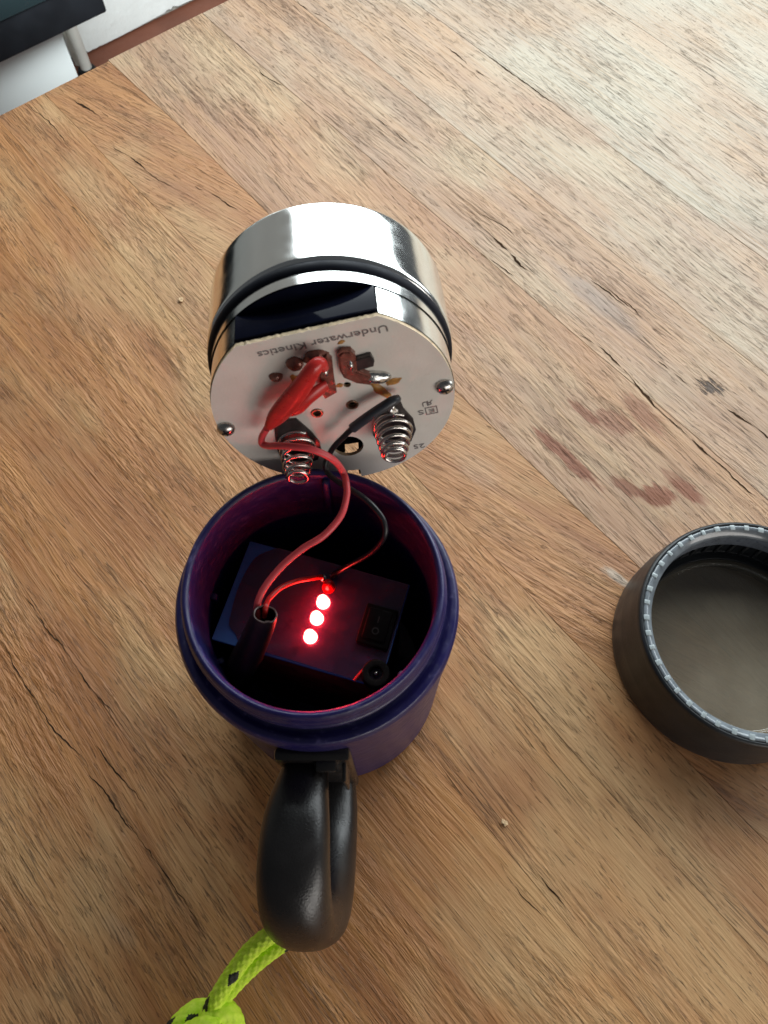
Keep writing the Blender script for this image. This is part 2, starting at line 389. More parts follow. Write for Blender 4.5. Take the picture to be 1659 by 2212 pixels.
# television
TVG = CAB_G - .05
tb = (on_g(0, 137, TVG).z + on_g(233, 27, TVG).z)/2; tr = on_g(233, 27, TVG).dot(EV)
tv = thing('television', 'black flat television screen above the white cabinet in the top left corner', 'television', eg(tr-.46, TVG, tb), (0, 0, AE))
bm = bmesh.new(); box(bm, (0, .022, .17), (.92, .044, .34), .004); obj('casing', bm, TVB, tv)
bm = bmesh.new(); box(bm, (0, -.001, .185), (.86, .004, .25), .001); obj('screen', bm, TVS, tv)
bm = bmesh.new(); box(bm, (-.1, .0475, .12), (.3, .008, .16), .001); obj('mount', bm, TVB, tv)
# pipe
pb = at(190, 156, FLOOR_Z)
pp = thing('pipe', 'thin white heating pipe rising from the terracotta floor by the cabinet', 'pipe', pb)
bm = bmesh.new(); tube(bm, [Vector((0, 0, z)) for z in (-.004, .2, .5, .9)], .0125, 20); obj('tube', bm, PIPEM, pp)
bm = bmesh.new(); lathe(bm, rounded([(.0128, .012), (.019, .010), (.023, .0), ], .002), 24); obj('floor_collar', bm, TVB, pp)
sp_ = thing('pipe', 'second narrower white pipe close to the wall behind the first pipe', 'pipe', eg((at(178, 130, FLOOR_Z)).dot(EV)-.012, WALL_G-.014, FLOOR_Z))
bm = bmesh.new(); tube(bm, [Vector((0, 0, z)) for z in (0, .2, .5, .9)], .009, 16); obj('tube', bm, PIPEM, sp_)

# ------------------------------------------------------------------ table: planks with real joints
table = thing('table', 'weathered brown plank tabletop that everything stands on', 'table', (0, 0, 0), (0, 0, AE))
joints = [-.62, -.515, -.41, -.29, -.162, -.067, .0515, .113, .157, .219, .313, .387, .466, .59, .69, .80, .93]
for i in range(len(joints)-1):
    a, b = joints[i], joints[i+1]; bm = bmesh.new(); gap = .00016 if i in (8, 10, 12) else .00006
    y0, y1 = -.62, EDGE_G + random.uniform(-.0012, .0012)
    n = 60; th = .034; bev = .00018; dz = random.uniform(-.00006, .00006)
    def side(x, y, k): return x + .0016*noise.noise(Vector((k*7.7, y*7, 0))) + .0003*noise.noise(Vector((k*3.7, y*60, 0)))
    rows = []
    for j in range(n+1):
        y = y0 + (y1-y0)*j/n
        xa, xb = side(a, y, i)+gap, side(b, y, i+1)-gap
        rows.append([bm.verts.new(v) for v in ((xa, y, -th), (xa, y, dz-bev), (xa+bev, y, dz), ((xa+xb)/2, y, dz), (xb-bev, y, dz), (xb, y, dz-bev), (xb, y, -th))])
    for j in range(n):
        A, B = rows[j], rows[j+1]
        for k in range(7): bm.faces.new((A[k], A[(k+1) % 7], B[(k+1) % 7], B[k]))
    bm.faces.new(rows[0][::-1]); bm.faces.new(rows[-1])
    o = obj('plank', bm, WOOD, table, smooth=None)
    o['grain_seed'] = float(i*13.7 % 97); o['grain_angle'] = {8: .26, 9: -.06, 3: .05, 6: -.03}.get(i, random.uniform(-.03, .03))
    o['bleach_sheen'] = {5: .05, 6: .07, 7: .10, 8: .12, 9: .33, 10: .47, 11: .62, 12: .76, 13: .85, 14: .85, 15: .85}.get(i, .05)  # paler to the right: bleached wood, with window sheen put into the colour
for sx_, sy_ in ((-.55, -.54), (.86, -.54), (-.55, EDGE_G-.08), (.86, EDGE_G-.08)):
    bm = bmesh.new(); box(bm, (sx_, sy_, (FLOOR_Z-.034)/2), (.07, .07, -FLOOR_Z-.034), .004)
    o = obj('leg', bm, WOOD, table, smooth=None); o['grain_seed'] = 5.0; o['grain_angle'] = 0.0; o['bleach_sheen'] = .1

# long open splits in the boards, ragged and lens shaped
SPLIT = simple('split_shadow_wood', (.045, .024, .013), .9, var=.4, vscale=200, spec=.1)
for ci, (x1, y1, x2, y2, wd, dp) in enumerate(CRACKS):
    bm = bmesh.new(); n = int(max(24, abs(y1-y2)/.0007)); L_ = []; R_ = []
    for k in range(n+1):
        t = k/n; y = y1+(y2-y1)*t; x = x1+(x2-x1)*t + .0040*noise.noise(Vector((ci*7.1, y*28, 0)))*min(1, 6*t*(1-t)) + .0008*noise.noise(Vector((ci*3.1, y*240, 5)))
        hw_ = wd*1.0*dp*(4*t*(1-t))**.6*max(.04, .55 + 1.3*noise.noise(Vector((ci*5.3, y*85, 2))))*.62
        L_.append(bm.verts.new((x-hw_, y, .00016))); R_.append(bm.verts.new((x+hw_*(.8+.5*noise.noise(Vector((ci, y*500, 0)))), y, .00016)))
    for k in range(n): bm.faces.new((L_[k], R_[k], R_[k+1], L_[k+1]))
    obj('split', bm, SPLIT, table, None)

# ------------------------------------------------------------------ purple lamp housing
CX, CY = -.027, .096
hs = thing('lamp_housing', 'open purple plastic lamp housing with black loop handle standing on the table', 'lamp housing', (CX, CY, 0))
RB, RF, RN, RI = .0562, .0572, .0508, .0468
prof = [(.0, .0003), (RB-.004, .0003), (RB, .004), (RB, .119), (RB+.0002, .1205), (RF, .1225), (RF, .1325), (RF-.0012, .1350), (RF-.0035, .1352), (RN+.0012, .1340),
        (RN-.0006, .1342), (RN-.0004, .1385), (RN+.0004, .1392), (RN+.0006, .1412), (RN-.0005, .1420), (RN-.0005, .1440), (RN+.0005, .1448), (RN+.0006, .1466), (RN-.0002, .1480),
        (RN-.0002, .1508), (RN-.0012, .1528), (RI+.0016, .1532), (RI+.0002, .1518), (RI, .147), (RI-.0006, .010), (.0, .010)]
bm = bmesh.new()
lathe(bm, rounded(prof, .0007, 3), 160, wob=lambda a, i: .00012*sin(3*a+1)); bmesh.ops.remove_doubles(bm, verts=bm.verts, dist=1e-6)
obj('shell', bm, PURPLE, hs, 50)
# ribs on the inner wall
for a, z0, z1 in ((radians(86), .118, .150), (radians(172), .112, .120), (radians(205), .10, .112), (radians(318), .126, .136), (radians(278), .10, .128), (radians(248), .10, .128)):
    bm = bmesh.new(); M = Matrix.Rotation(a, 4, 'Z')
    box(bm, (RI-.0012, 0, (z0+z1)/2), (.0032, .0030, z1-z0), .0009, M); obj('inner_rib', bm, PURPLE, hs)
# handle: a closed D loop swept with an oval section
hb = Vector((CX, CY, 0))
path = [(-.0300, .0385, .1060), (-.0320, .0290, .1090), (-.0335, .0140, .1130), (-.0340, -.0030, .1110), (-.0335, -.0160, .1000), (-.0320, -.0215, .082), (-.0305, -.0205, .062),
        (-.0310, -.0110, .046), (-.0312, .006, .0330), (-.0306, .024, .028), (-.0300, .0425, .028)]
rad = [(.0080, .0060), (.0102, .0085), (.0128, .0105), (.0138, .0112), (.0138, .0108), (.0134, .0106), (.0156, .0115), (.0176, .0124), (.0182, .0124), (.0176, .0115), (.0155, .009)]
C = spline(path, 8); RR = spline([(r[0], r[1], 0) for r in rad], 8)
bm = bmesh.new(); rings = []
T, _ = frames(C)
for i, p in enumerate(C):
    X = Vector((1, 0, 0)); X = (X - T[i]*X.dot(T[i])).normalized(); Y = T[i].cross(X)
    ring = []
    for k in range(36):
        a = 2*pi*k/36; ca, sa = cos(a), sin(a); e_ = 2/2.35
        ring.append(bm.verts.new(p - hb + X*RR[i].x*math.copysign(abs(ca)**e_, ca) + Y*RR[i].y*math.copysign(abs(sa)**e_, sa)))
    rings.append(ring)
for i in range(len(rings)-1):
    for k in range(36): bm.faces.new((rings[i][k], rings[i][(k+1) % 36], rings[i+1][(k+1) % 36], rings[i+1][k]))
bm.faces.new(rings[0][::-1]); bm.faces.new(rings[-1])
hd = obj('handle', bm, HANDLE, hs, 60)
bm = bmesh.new(); box(bm, (-.001, -RB-.0015, .066), (.030, .006, .108), .0022); obj('handle_mount', bm, HANDLE, hs)
bm = bmesh.new(); box(bm, (.0115, -RB-.0065, .098), (.0016, .010, .036), .0006); obj('mount_rib', bm, HANDLE, hs)
bm = bmesh.new(); box(bm, (.0045, -RB-.0055, .1172), (.008, .005, .0035), .0008); obj('mount_lug', bm, HANDLE, hs)

# ------------------------------------------------------------------ battery pack inside the housing
BZ = .119
tl = at(540, 1168, BZ); bl_ = at(455, 1380, BZ); trp = at(886, 1263, BZ)
ux = (trp-tl); BW = ux.length; ux.normalize(); uy = Vector((-ux.y, ux.x, 0)); BH = abs((bl_-tl).dot(uy))
bc = tl + ux*BW/2 - uy*BH/2
bp = thing('battery_pack', 'blue battery pack with three lit red lights inside the purple housing', 'battery pack', (bc.x, bc.y, .0105), (0, 0, math.atan2(ux.y, ux.x)))
ZT = BZ - .0105
BPI = Matrix.Translation((bc.x, bc.y, .0105)) @ Matrix.Rotation(math.atan2(ux.y, ux.x), 4, 'Z'); BPI.invert()
def bpl(px, py, z): return BPI @ at(px, py, z)
bm = bmesh.new(); box(bm, (0, 0, (ZT-.002)/2), (BW-.004, BH-.004, ZT-.002), .003); obj('cell_block', bm, simple('red_glow_block', (.30, .035, .03), .5, var=.3, vscale=80), bp)  # red glow inside the housing put into the block's colour
bm = bmesh.new(); box(bm, (0, 0, ZT-.001), (BW, BH, .002), .0005); obj('top_plate', bm, BLUE, bp)
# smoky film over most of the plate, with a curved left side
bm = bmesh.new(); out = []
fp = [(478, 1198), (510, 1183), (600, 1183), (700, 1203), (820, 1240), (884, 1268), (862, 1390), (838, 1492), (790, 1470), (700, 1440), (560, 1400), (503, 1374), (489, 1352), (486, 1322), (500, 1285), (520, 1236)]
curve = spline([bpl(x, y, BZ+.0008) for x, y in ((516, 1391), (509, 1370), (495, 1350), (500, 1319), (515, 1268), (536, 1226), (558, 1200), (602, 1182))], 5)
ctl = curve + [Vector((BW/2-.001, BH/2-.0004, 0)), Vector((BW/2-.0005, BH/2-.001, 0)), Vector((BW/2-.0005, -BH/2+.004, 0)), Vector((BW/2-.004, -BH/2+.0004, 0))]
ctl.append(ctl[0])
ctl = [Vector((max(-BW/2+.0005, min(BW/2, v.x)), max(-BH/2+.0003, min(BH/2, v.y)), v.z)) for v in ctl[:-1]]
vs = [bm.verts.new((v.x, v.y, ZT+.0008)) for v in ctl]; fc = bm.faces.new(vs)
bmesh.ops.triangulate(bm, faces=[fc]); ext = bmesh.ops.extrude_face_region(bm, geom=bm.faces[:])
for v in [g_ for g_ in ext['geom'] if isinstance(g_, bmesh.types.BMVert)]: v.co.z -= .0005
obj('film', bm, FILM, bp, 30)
for k, (px, py) in enumerate(((709, 1262), (697, 1296), (683, 1331), (669, 1371))):
    c = bpl(px, py, BZ+.0045); r = .00245
    bm = bmesh.new(); lathe(bm, [(0, ZT+.0072), (r*.38, ZT+.0070), (r*.7, ZT+.0062), (r*.92, ZT+.0050), (r, ZT+.0038), (r, ZT+.001), (r*1.18, ZT+.001), (r*1.18, ZT+.0003)], 24)
    bmesh.ops.remove_doubles(bm, verts=bm.verts, dist=1e-6)
    for v in bm.verts: v.co.x += c.x; v.co.y += c.y
    o = obj('indicator_light', bm, LEDON if k else LEDOFF, bp, 70)
    o['label'] = 'lit red indicator light' if k else 'unlit dark red indicator light'
# rocker switch
c = bpl(815, 1352, BZ+.004)
bm = bmesh.new(); box(bm, (c.x, c.y, ZT+.0022), (.0135, .0172, .0044), .0008); sw = obj('rocker_switch', bm, SWITCH, bp)
bm = bmesh.new(); M = Matrix.Translation((c.x, c.y, ZT+.005)) @ Matrix.Rotation(radians(9), 4, 'X'); box(bm, (0, 0, 0), (.0098, .0128, .0030), .0006, M); obj('rocker', bm, SWITCH, sw)
bm = bmesh.new(); lathe(bm, [(.0010, 0), (.0015, 0), (.0015, .0002), (.0010, .0002)], 20, True)
M2 = M @ Matrix.Translation((0, -.0026, .0015))
for v in bm.verts: v.co = M2 @ v.co
box(bm, (0, .0022, .0016), (.0005, .0026, .0002), 0, M); obj('switch_mark', bm, MARK, sw)
# charging socket
c = bpl(812, 1455, BZ+.003)
bm = bmesh.new(); lathe(bm, rounded([(.0026, ZT+.001), (.0026, ZT+.0045), (.0056, ZT+.0045), (.0060, ZT+.0005)], .0006), 32)
for v in bm.verts: v.co.x += c.x; v.co.y += c.y
sk = obj('charging_socket', bm, SWITCH, bp)
bm = bmesh.new(); blob(bm, (c.x, c.y, ZT+.0022), (.0012, .0012, .0018)); obj('socket_pin', bm, STEEL, sk)
c = bpl(775, 1458, BZ+.002); bm = bmesh.new(); tube(bm, [Vector((c.x-.0012, c.y-.0026, ZT+.0015)), Vector((c.x, c.y, ZT+.0022)), Vector((c.x+.0012, c.y+.0026, ZT+.0018))], .0006, 8); obj('red_lead', bm, REDTUBE, bp)
# dark sleeve from which the wires come
sl = [bpl(573, 1327, .146), bpl(566, 1345, .140), bpl(548, 1388, .128), bpl(528, 1428, .112), bpl(515, 1450, .09)]
CS = spline(sl, 6)
bm = bmesh.new(); _, rings = tube(bm, CS, lambda t: .0042 + .0022*min(1, t*1.5), 24, cap=False, mod=lambda s_, a: .0004*sin(2*a+.6)*max(0, 1-s_/.02))
inner = [[bm.verts.new(CS[i] + (v.co-CS[i])*.86) for v in rings[i]] for i in range(8)]
for i in range(7):
    for k in range(24): bm.faces.new((inner[i][k], inner[i+1][k], inner[i+1][(k+1) % 24], inner[i][(k+1) % 24]))
bm.faces.new(inner[-1])
slv = obj('cable_sleeve', bm, SLEEVE, bp, 60, recalc=False)
bm = bmesh.new(); T, Nn = frames(CS); pts = []
for k in range(33):
    a = 2*pi*k/32; B = T[0].cross(Nn[0]); pts.append(CS[0] + (Nn[0]*cos(a)+B*sin(a))*(.00395 + .0004*sin(2*a+.6) + .0003*noise.noise(Vector((cos(a)*2, sin(a)*2, 0)))) + T[0]*.0007*noise.noise(Vector((cos(a)*1.6, sin(a)*1.6, 4))))
tube(bm, pts, .00036, 8); obj('sleeve_edge', bm, SLEEVELIP, slv)
sr = spline([bpl(571, 1332, .141), bpl(574, 1312, .1455), bpl(581, 1294, .142), bpl(606, 1270, .138), bpl(638, 1256, .133), bpl(668, 1250, .128), bpl(694, 1246, .122)], 8)
bm = bmesh.new(); tube(bm, sr, .00105, 12); obj('short_red_wire', bm, REDTUBE, bp)
for px, py in ((697, 1249), (719, 1243)):
    c = bpl(px, py, BZ+.001); bm = bmesh.new(); blob(bm, (c.x, c.y, ZT+.0012), (.0016, .0014, .0012), jit=.3, seed=px); obj('solder_joint', bm, SOLDER, bp)

# ------------------------------------------------------------------ chrome lamp head, perched on the back of the rim
SC = .768
HC = CAM + SC*(Vector((-.02466, .2063, .1043)) - CAM)
HN = Vector((.0837, -.9808, .1763)).normalized()
HX = Vector((0, 0, 1)).cross(HN).normalized(); HY = HN.cross(HX)
HM = Matrix((HX, HY, HN)).transposed().to_4x4(); HM.translation = HC; HI = HM.inverted()
def hl(px, py, h=0.0): return HI @ on_plane(px, py, HC + HN*h, HN)          # point of the head's own frame
BR = .06*SC
head = thing('reflector_lamp', 'chrome lamp head with white circuit board and two springs perched on the housing rim', 'lamp head', HC)
head.rotation_euler = HM.to_euler()
c0, c1 = hl(527, 745), hl(820, 681)
chd = (c1-c0).normalized(); chn = Vector((-chd.y, chd.x, 0)); cdist = c0.dot(chn)          # chord: points with dot(chn) <= cdist
phi_c = math.atan2(chn.y, chn.x); half = math.acos(cdist/BR)
def dee(R, z, d, n=120):
    h = math.acos(min(1, d/R)); return [Vector((R*cos(phi_c+h+(2*pi-2*h)*k/n), R*sin(phi_c+h+(2*pi-2*h)*k/n), z)) for k in range(n+1)]
# circuit board with real holes, made from a filled 2D curve
def filled(name, loops, depth, mat, parent, z, bevel=0):
    cu = bpy.data.curves.new('outline', 'CURVE'); cu.dimensions = '2D'; cu.fill_mode = 'BOTH'; cu.extrude = depth/2; cu.bevel_depth = bevel
    for lp in loops:
        s_ = cu.splines.new('POLY'); s_.points.add(len(lp)-1); s_.use_cyclic_u = True
        for p_, v in zip(s_.points, lp): p_.co = (v[0], v[1], 0, 1)
    t_ = bpy.data.objects.new('outline', cu); COL.objects.link(t_)
    dg = bpy.context.evaluated_depsgraph_get(); me = bpy.data.meshes.new_from_object(t_.evaluated_get(dg))
    bpy.data.objects.remove(t_); bpy.data.curves.remove(cu); me.name = name
    for v in me.vertices: v.co.z += z
    me.materials.clear()
    return link(name, me, mat, parent, 40)
def circ2(c, r, n=28, rx=1.0): return [(c.x + r*rx*cos(2*pi*k/n), c.y + r*sin(2*pi*k/n)) for k in range(n)]
bigh = hl(753, 964); slot_x = hl(759, 985).x
nx = hl(764, 1008).x
outl = [(v.x, v.y) for v in dee(BR, 0, cdist)]
# ragged cut along the chord, a notch at the lower edge
a_, b_ = Vector(outl[-1]), Vector(outl[0]); rag = []
for k in range(1, 50):
    t = k/50; p_ = a_.lerp(b_, t); rag.append((p_.x + chn.x*.0005*noise.noise(Vector((k*.9, 0, 0))), p_.y + chn.y*.0005*noise.noise(Vector((k*.9, 0, 0)))))
nw = .0030; o2 = []
for p_ in outl:
    if p_[1] < 0 and abs(p_[0]-nx) < nw:
        if not o2 or o2[-1][0] != 'n': o2.append(('n', None))
        continue
    o2.append(p_)
outl = []
for p_ in o2:
    if p_[0] == 'n':
        yb = -sqrt(BR*BR - nx*nx)
        outl += [(nx-nw, -sqrt(BR*BR-(nx-nw)**2)), (nx-nw+.0003, yb+.0052), (nx+nw-.0003, yb+.0052), (nx+nw, -sqrt(BR*BR-(nx+nw)**2))]
    else: outl.append(p_)
holes = [circ2(bigh, .0061, 36), circ2(hl(750, 831), .0014, 16), circ2(hl(685, 892), .0016, 18), circ2(hl(761, 874), .0016, 18)]
bd = filled('circuit_board', [outl + rag] + holes, .0016, [BOARD, EDGE], head, -.0008)
for p_ in bd.data.polygons:
    if abs(p_.normal.z) < .5: p_.material_index = 1
# collar: D-shaped front, round at the back, with a slot at the bottom
def collar_wall(bm, ring0, ring1, skip=None, th=.0008):
    n = len(ring0)
    for k in range(n-1):
        if skip and skip(ring0[k], ring0[k+1]): continue
        q = [ring0[k], ring0[k+1], ring1[k+1], ring1[k]]
        inn = [Vector((v.x*(1-th/BR), v.y*(1-th/BR), v.z)) for v in q]
        bm.faces.new([bm.verts.new(v) for v in q]); bm.faces.new([bm.verts.new(v) for v in inn][::-1])
RC = BR + .0003
zs = [-.0016, -.0150, -.0196, -.0206]
sk_ = lambda p, q: p.y < 0 and abs((p.x+q.x)/2 - slot_x) < .0031
bm = bmesh.new()
collar_wall(bm, dee(RC, zs[0], cdist, 240), dee(RC, zs[1], cdist, 240), sk_)
full = lambda R, z, n=240: [Vector((R*cos(2*pi*k/n), R*sin(2*pi*k/n), z)) for k in range(n+1)]
collar_wall(bm, full(RC+.0004, zs[1]), full(RC+.0004, zs[2]), sk_)
collar_wall(bm, full(RC+.0004, zs[2]), full(RC+.0004, zs[3]))
bmesh.ops.remove_doubles(bm, verts=bm.verts, dist=1e-7)
obj('collar', bm, CHROME, head, 30, recalc=False)
# dark flat and ledge behind the cut edge
bm = bmesh.new(); hc_ = math.acos(cdist/RC)
M = Matrix.Rotation(phi_c, 4, 'Z')
box(bm, (cdist+.0002, 0, (zs[0]+zs[1])/2-.0004), (.0014, 2*RC*sin(hc_)-.0008, zs[0]-zs[1]-.0012), .0002, M)
seg = [Vector((RC*cos(phi_c-hc_+2*hc_*k/40), RC*sin(phi_c-hc_+2*hc_*k/40), 0)) for k in range(41)]
t0 = [bm.verts.new((v.x, v.y, zs[1]+.0003)) for v in seg]; t1 = [bm.verts.new((v.x, v.y, zs[1]-.0009)) for v in seg]
bm.faces.new(t0); bm.faces.new(t1[::-1])
for k in range(41): bm.faces.new((t0[k], t1[k], t1[(k+1) % 41], t0[(k+1) % 41]))
obj('black_panel', bm, GLOSSBLK, head, 30)
bm = bmesh.new(); lathe(bm, [(0, -.0204), (BR-.0006, -.0204), (BR-.0006, -.0212), (0, -.0212)], 64); bmesh.ops.remove_doubles(bm, verts=bm.verts, dist=1e-7); obj('inner_disc', bm, DARKIN, head, 30)
RO = .0626*SC
bm = bmesh.new(); lathe(bm, [(RO-.0024+.0026*cos(2*pi*k/20), -.0229+.0031*sin(2*pi*k/20)) for k in range(20)], 128, True); obj('o_ring', bm, BLACKRUB, head, 60)
RS = .0632*SC
bm = bmesh.new()
lathe(bm, rounded([(BR-.002, -.0242), (RS-.0010, -.0250), (RS, -.0260), (RS+.0001, -.0300), (RS, -.0545), (RS-.0002, -.0580), (RS-.0016, -.0594), (RS-.0040, -.0594), (RS-.006, -.050), (.012, -.030), (0, -.030)], .0054, 3), 160)
bmesh.ops.remove_doubles(bm, verts=bm.verts, dist=1e-7); obj('reflector_shell', bm, CHROME, head, 45)
bm = bmesh.new(); lathe(bm, [(0, -.0572), (RS-.0045, -.0572), (RS-.0045, -.0584), (0, -.0584)], 64); bmesh.ops.remove_doubles(bm, verts=bm.verts, dist=1e-7); obj('front_lens', bm, LENS, head, 30)
# screws
for px, py in ((488, 930), (961, 839)):
    c = hl(px, py, .0012)
    bm = bmesh.new(); r = .0036
    lathe(bm, [(0, .0026), (r*.35, .0025), (r*.7, .0020), (r*.93, .0011), (r, .0003), (r, 0)], 28); bmesh.ops.remove_doubles(bm, verts=bm.verts, dist=1e-7)
    for v in bm.verts: v.co += Vector((c.x, c.y, 0))
    o = obj('screw', bm, SCREW, head, 60)
    bm = bmesh.new()
    for ang in (.4, .4+pi/2): box(bm, (0, 0, 0), (.0030, .0006, .0004), 0, Matrix.Translation((c.x, c.y, .00262)) @ Matrix.Rotation(ang, 4, 'Z'))
    obj('screw_slot', bm, HOLE, o, None)
for px, py in ((685, 892), (761, 874)):
    c = hl(px, py); bm = bmesh.new(); lathe(bm, rounded([(.00150, -.0010), (.00150, .0005), (.0023, .0005), (.0025, .0)], .0003), 24)
    for v in bm.verts: v.co += Vector((c.x, c.y, 0))
    obj('eyelet', bm, EYELET, head, 60)
# terminals, solder and flux on the board
def lump(name, px, py, sx, sy, sz, mat, rot=0.0, jit=.15, sub=3, parent=None):
    c = hl(px, py); bm = bmesh.new(); blob(bm, (c.x, c.y, .0), (sx, sy, sz), Matrix.Rotation(rot, 3, 'Z'), jit, sub, px)
    return obj(name, bm, mat, parent or head, 80)
def pad(name, pts, th, mat, bev=.0004):
    bm = bmesh.new(); P = [hl(*p) for p in pts]; vs = [bm.verts.new((p.x, p.y, 0)) for p in P]; f_ = bm.faces.new(vs); bmesh.ops.recalc_face_normals(bm, faces=[f_])
    if f_.normal.z < 0: f_.normal_flip()
    r = bmesh.ops.extrude_face_region(bm, geom=[f_]); tv_ = [q for q in r['geom'] if isinstance(q, bmesh.types.BMVert)]
    for v in tv_: v.co.z += th
    te = [e for e in bm.edges if all(v in tv_ for v in e.verts)]
    bmesh.ops.bevel(bm, geom=te, offset=bev, segments=2, affect='EDGES')
    for v in bm.verts: v.co.z += .0001
    return obj(name, bm, mat, head, 50)
lump('terminal', 596, 813, .0026, .0021, .0020, LEDTERM, .1)
lump('terminal', 637, 785, .0033, .0032, .0024, LEDTERM)
lump('terminal', 683, 770, .0046, .0033, .0028, LEDTERM, .1, .3)
pad('terminal', [(690, 770), (706, 760), (717, 768), (722, 815), (727, 838), (702, 852), (690, 832)], .0026, LEDTERM)
pad('terminal', [(728, 757), (738, 748), (757, 748), (767, 758), (771, 790), (800, 802), (800, 822), (770, 818), (742, 806), (733, 790)], .0030, LEDTERM, .0008)
pad('terminal', [(765, 770), (800, 760), (808, 772), (806, 784), (772, 794)], .0020, TONGUE)
lump('solder_blob', 701, 785, .0020, .0046, .0038, SOLDER, .1, .4)
lump('solder_blob', 757, 778, .0014, .0042, .0040, SOLDER, .15, .3)
lump('solder_blob', 812, 812, .0056, .0030, .0028, SOLDER, -.15, .2)
lump('flux_stain', 848, 824, .0030, .0014, .0003, FLUX, .4, .5)
lump('flux_stain', 822, 842, .0050, .0018, .0003, FLUX, -.9, .6)
lump('flux_stain', 640, 820, .0022, .0030, .0003, FLUX, .3, .5)
lump('flux_stain', 734, 832, .0012, .0010, .0003, FLUX, .3, .5)
lump('flux_stain', 737, 739, .0012, .0008, .0003, FLUX, .3, .5)
# contact tabs and springs
pad('contact_tab', [(592, 906), (640, 902), (672, 930), (690, 952), (695, 972), (686, 990), (650, 1000), (610, 992), (597, 965)], .0010, TONGUE, .0003)
pad('contact_tab', [(840, 862), (862, 858), (872, 880), (892, 902), (898, 925), (888, 950), (862, 962), (826, 958), (806, 938), (806, 915), (822, 892)], .0010, TONGUE, .0003)
def spring(bx, by, tx, ty, r0, r1, turns, L):
    b = hl(bx, by, .001); t = hl(tx, ty, L); n = int(turns*28); pts = []
    for k in range(n+1):
        u = k/n; a = 2*pi*turns*u + 1.0
        zz = L*(min(1, max(0, (u-.06)/.84)))
        zz = .0014 + (L-.0014)*min(1, max(0, (u-.05)/.83)); r = r0 + (r1-r0)*u**1.15
        uu = (zz-.0014)/(L-.0014)
        pts.append(Vector((b.x+(t.x-b.x)*uu + r*cos(a), b.y+(t.y-b.y)*uu + r*sin(a), zz)))
    bm = bmesh.new(); tube(bm, pts, .00074, 10); return obj('spring', bm, STEEL, head, 80)
spring(642, 956, 643, 1031, .0072, .0036, 5.4, .0153)
spring(849, 920, 852, 983, .0076, .0038, 5.4, .0146)
lump('solder_blob', 848, 884, .0022, .0034, .0022, SOLDER, .3, .5)
# printed marks (upside down, as the board lies)
def text(name, s, px, py, ang, size, width=None, mirror=False, z=.00012):
    cu = bpy.data.curves.new('ink', 'FONT'); cu.body = s; cu.size = size; cu.align_x = 'CENTER'; cu.align_y = 'CENTER'; cu.extrude = .00004; cu.offset = size*.010; cu.resolution_u = 3
    t_ = bpy.data.objects.new('ink', cu); COL.objects.link(t_); dg = bpy.context.evaluated_depsgraph_get()
    me = bpy.data.meshes.new_from_object(t_.evaluated_get(dg)); bpy.data.objects.remove(t_); bpy.data.curves.remove(cu)
    xs = [v.co.x for v in me.vertices]; wd = max(xs)-min(xs); k = (width/wd) if width else 1
    c = hl(px, py); R_ = Matrix.Rotation(ang, 3, 'Z')
    for v in me.vertices:
        q = Vector((v.co.x*k*(-1 if mirror else 1), v.co.y, v.co.z)); v.co = R_ @ q + Vector((c.x, c.y, z))
    me.materials.clear(); return link(name, me, INK, head, None)
cang = math.atan2(chd.y, chd.x) + pi
tw = (hl(836, 708)-hl(556, 767)).length
text('printed_text', 'Underwater Kinetics', 696, 737, math.atan2((hl(556, 767)-hl(836, 708)).y, (hl(556, 767)-hl(836, 708)).x), .0043, tw)
text('printed_text', 'R', 928, 869, cang+.02, .0036, .0022, True)
text('printed_text', 'U', 918, 872, cang+.02, .0036, .0022)
text('printed_text', 'E', 933, 886, cang+.02, .0028, .0022)
text('printed_text', 'S', 909, 890, cang+.02, .0036, .0022)
bm = bmesh.new(); c = hl(932, 886); Mx = Matrix.Translation((c.x, c.y, .00014)) @ Matrix.Rotation(cang, 4, 'Z')
for cc, ss in (((0, .0019, 0), (.0048, .0004, .00006)), ((0, -.0019, 0), (.0048, .0004, .00006)), ((.0022, 0, 0), (.0004, .0034, .00006)), ((-.0022, 0, 0), (.0004, .0034, .00006))): box(bm, cc, ss, 0, Mx)
obj('printed_frame', bm, INK, head, None)
text('printed_text', '25', 905, 963, cang-.05, .0038, .0046)

# ------------------------------------------------------------------ wires between head and housing
def hw(px, py, h): return on_plane(px, py, HC + HN*h, HN)
rw = [hw(576, 926, .0085), hw(566, 944, .0080), hw(566, 958, .0085), hw(580, 963, .0105), hw(610, 963, .0145), hw(670, 970, .0185), hw(717, 991, .0190), hw(740, 1018, .0170),
      at(748, 1045, .1640), at(748, 1075, .1630), at(735, 1116, .1620), at(699, 1157, .1600), at(654, 1185, .1570), at(610, 1222, .1530), at(573, 1267, .1490), at(556, 1305, .1450), at(556, 1340, .138), at(545, 1380, .126)]
CW = spline(rw, 8)
wire = thing('red_wire', 'long red wire looping from the circuit board down into the purple housing', 'wire', rw[0])
bm = bmesh.new(); tube(bm, [p-rw[0] for p in CW], .00135, 14); obj('insulation', bm, REDWIRE, wire, 80)
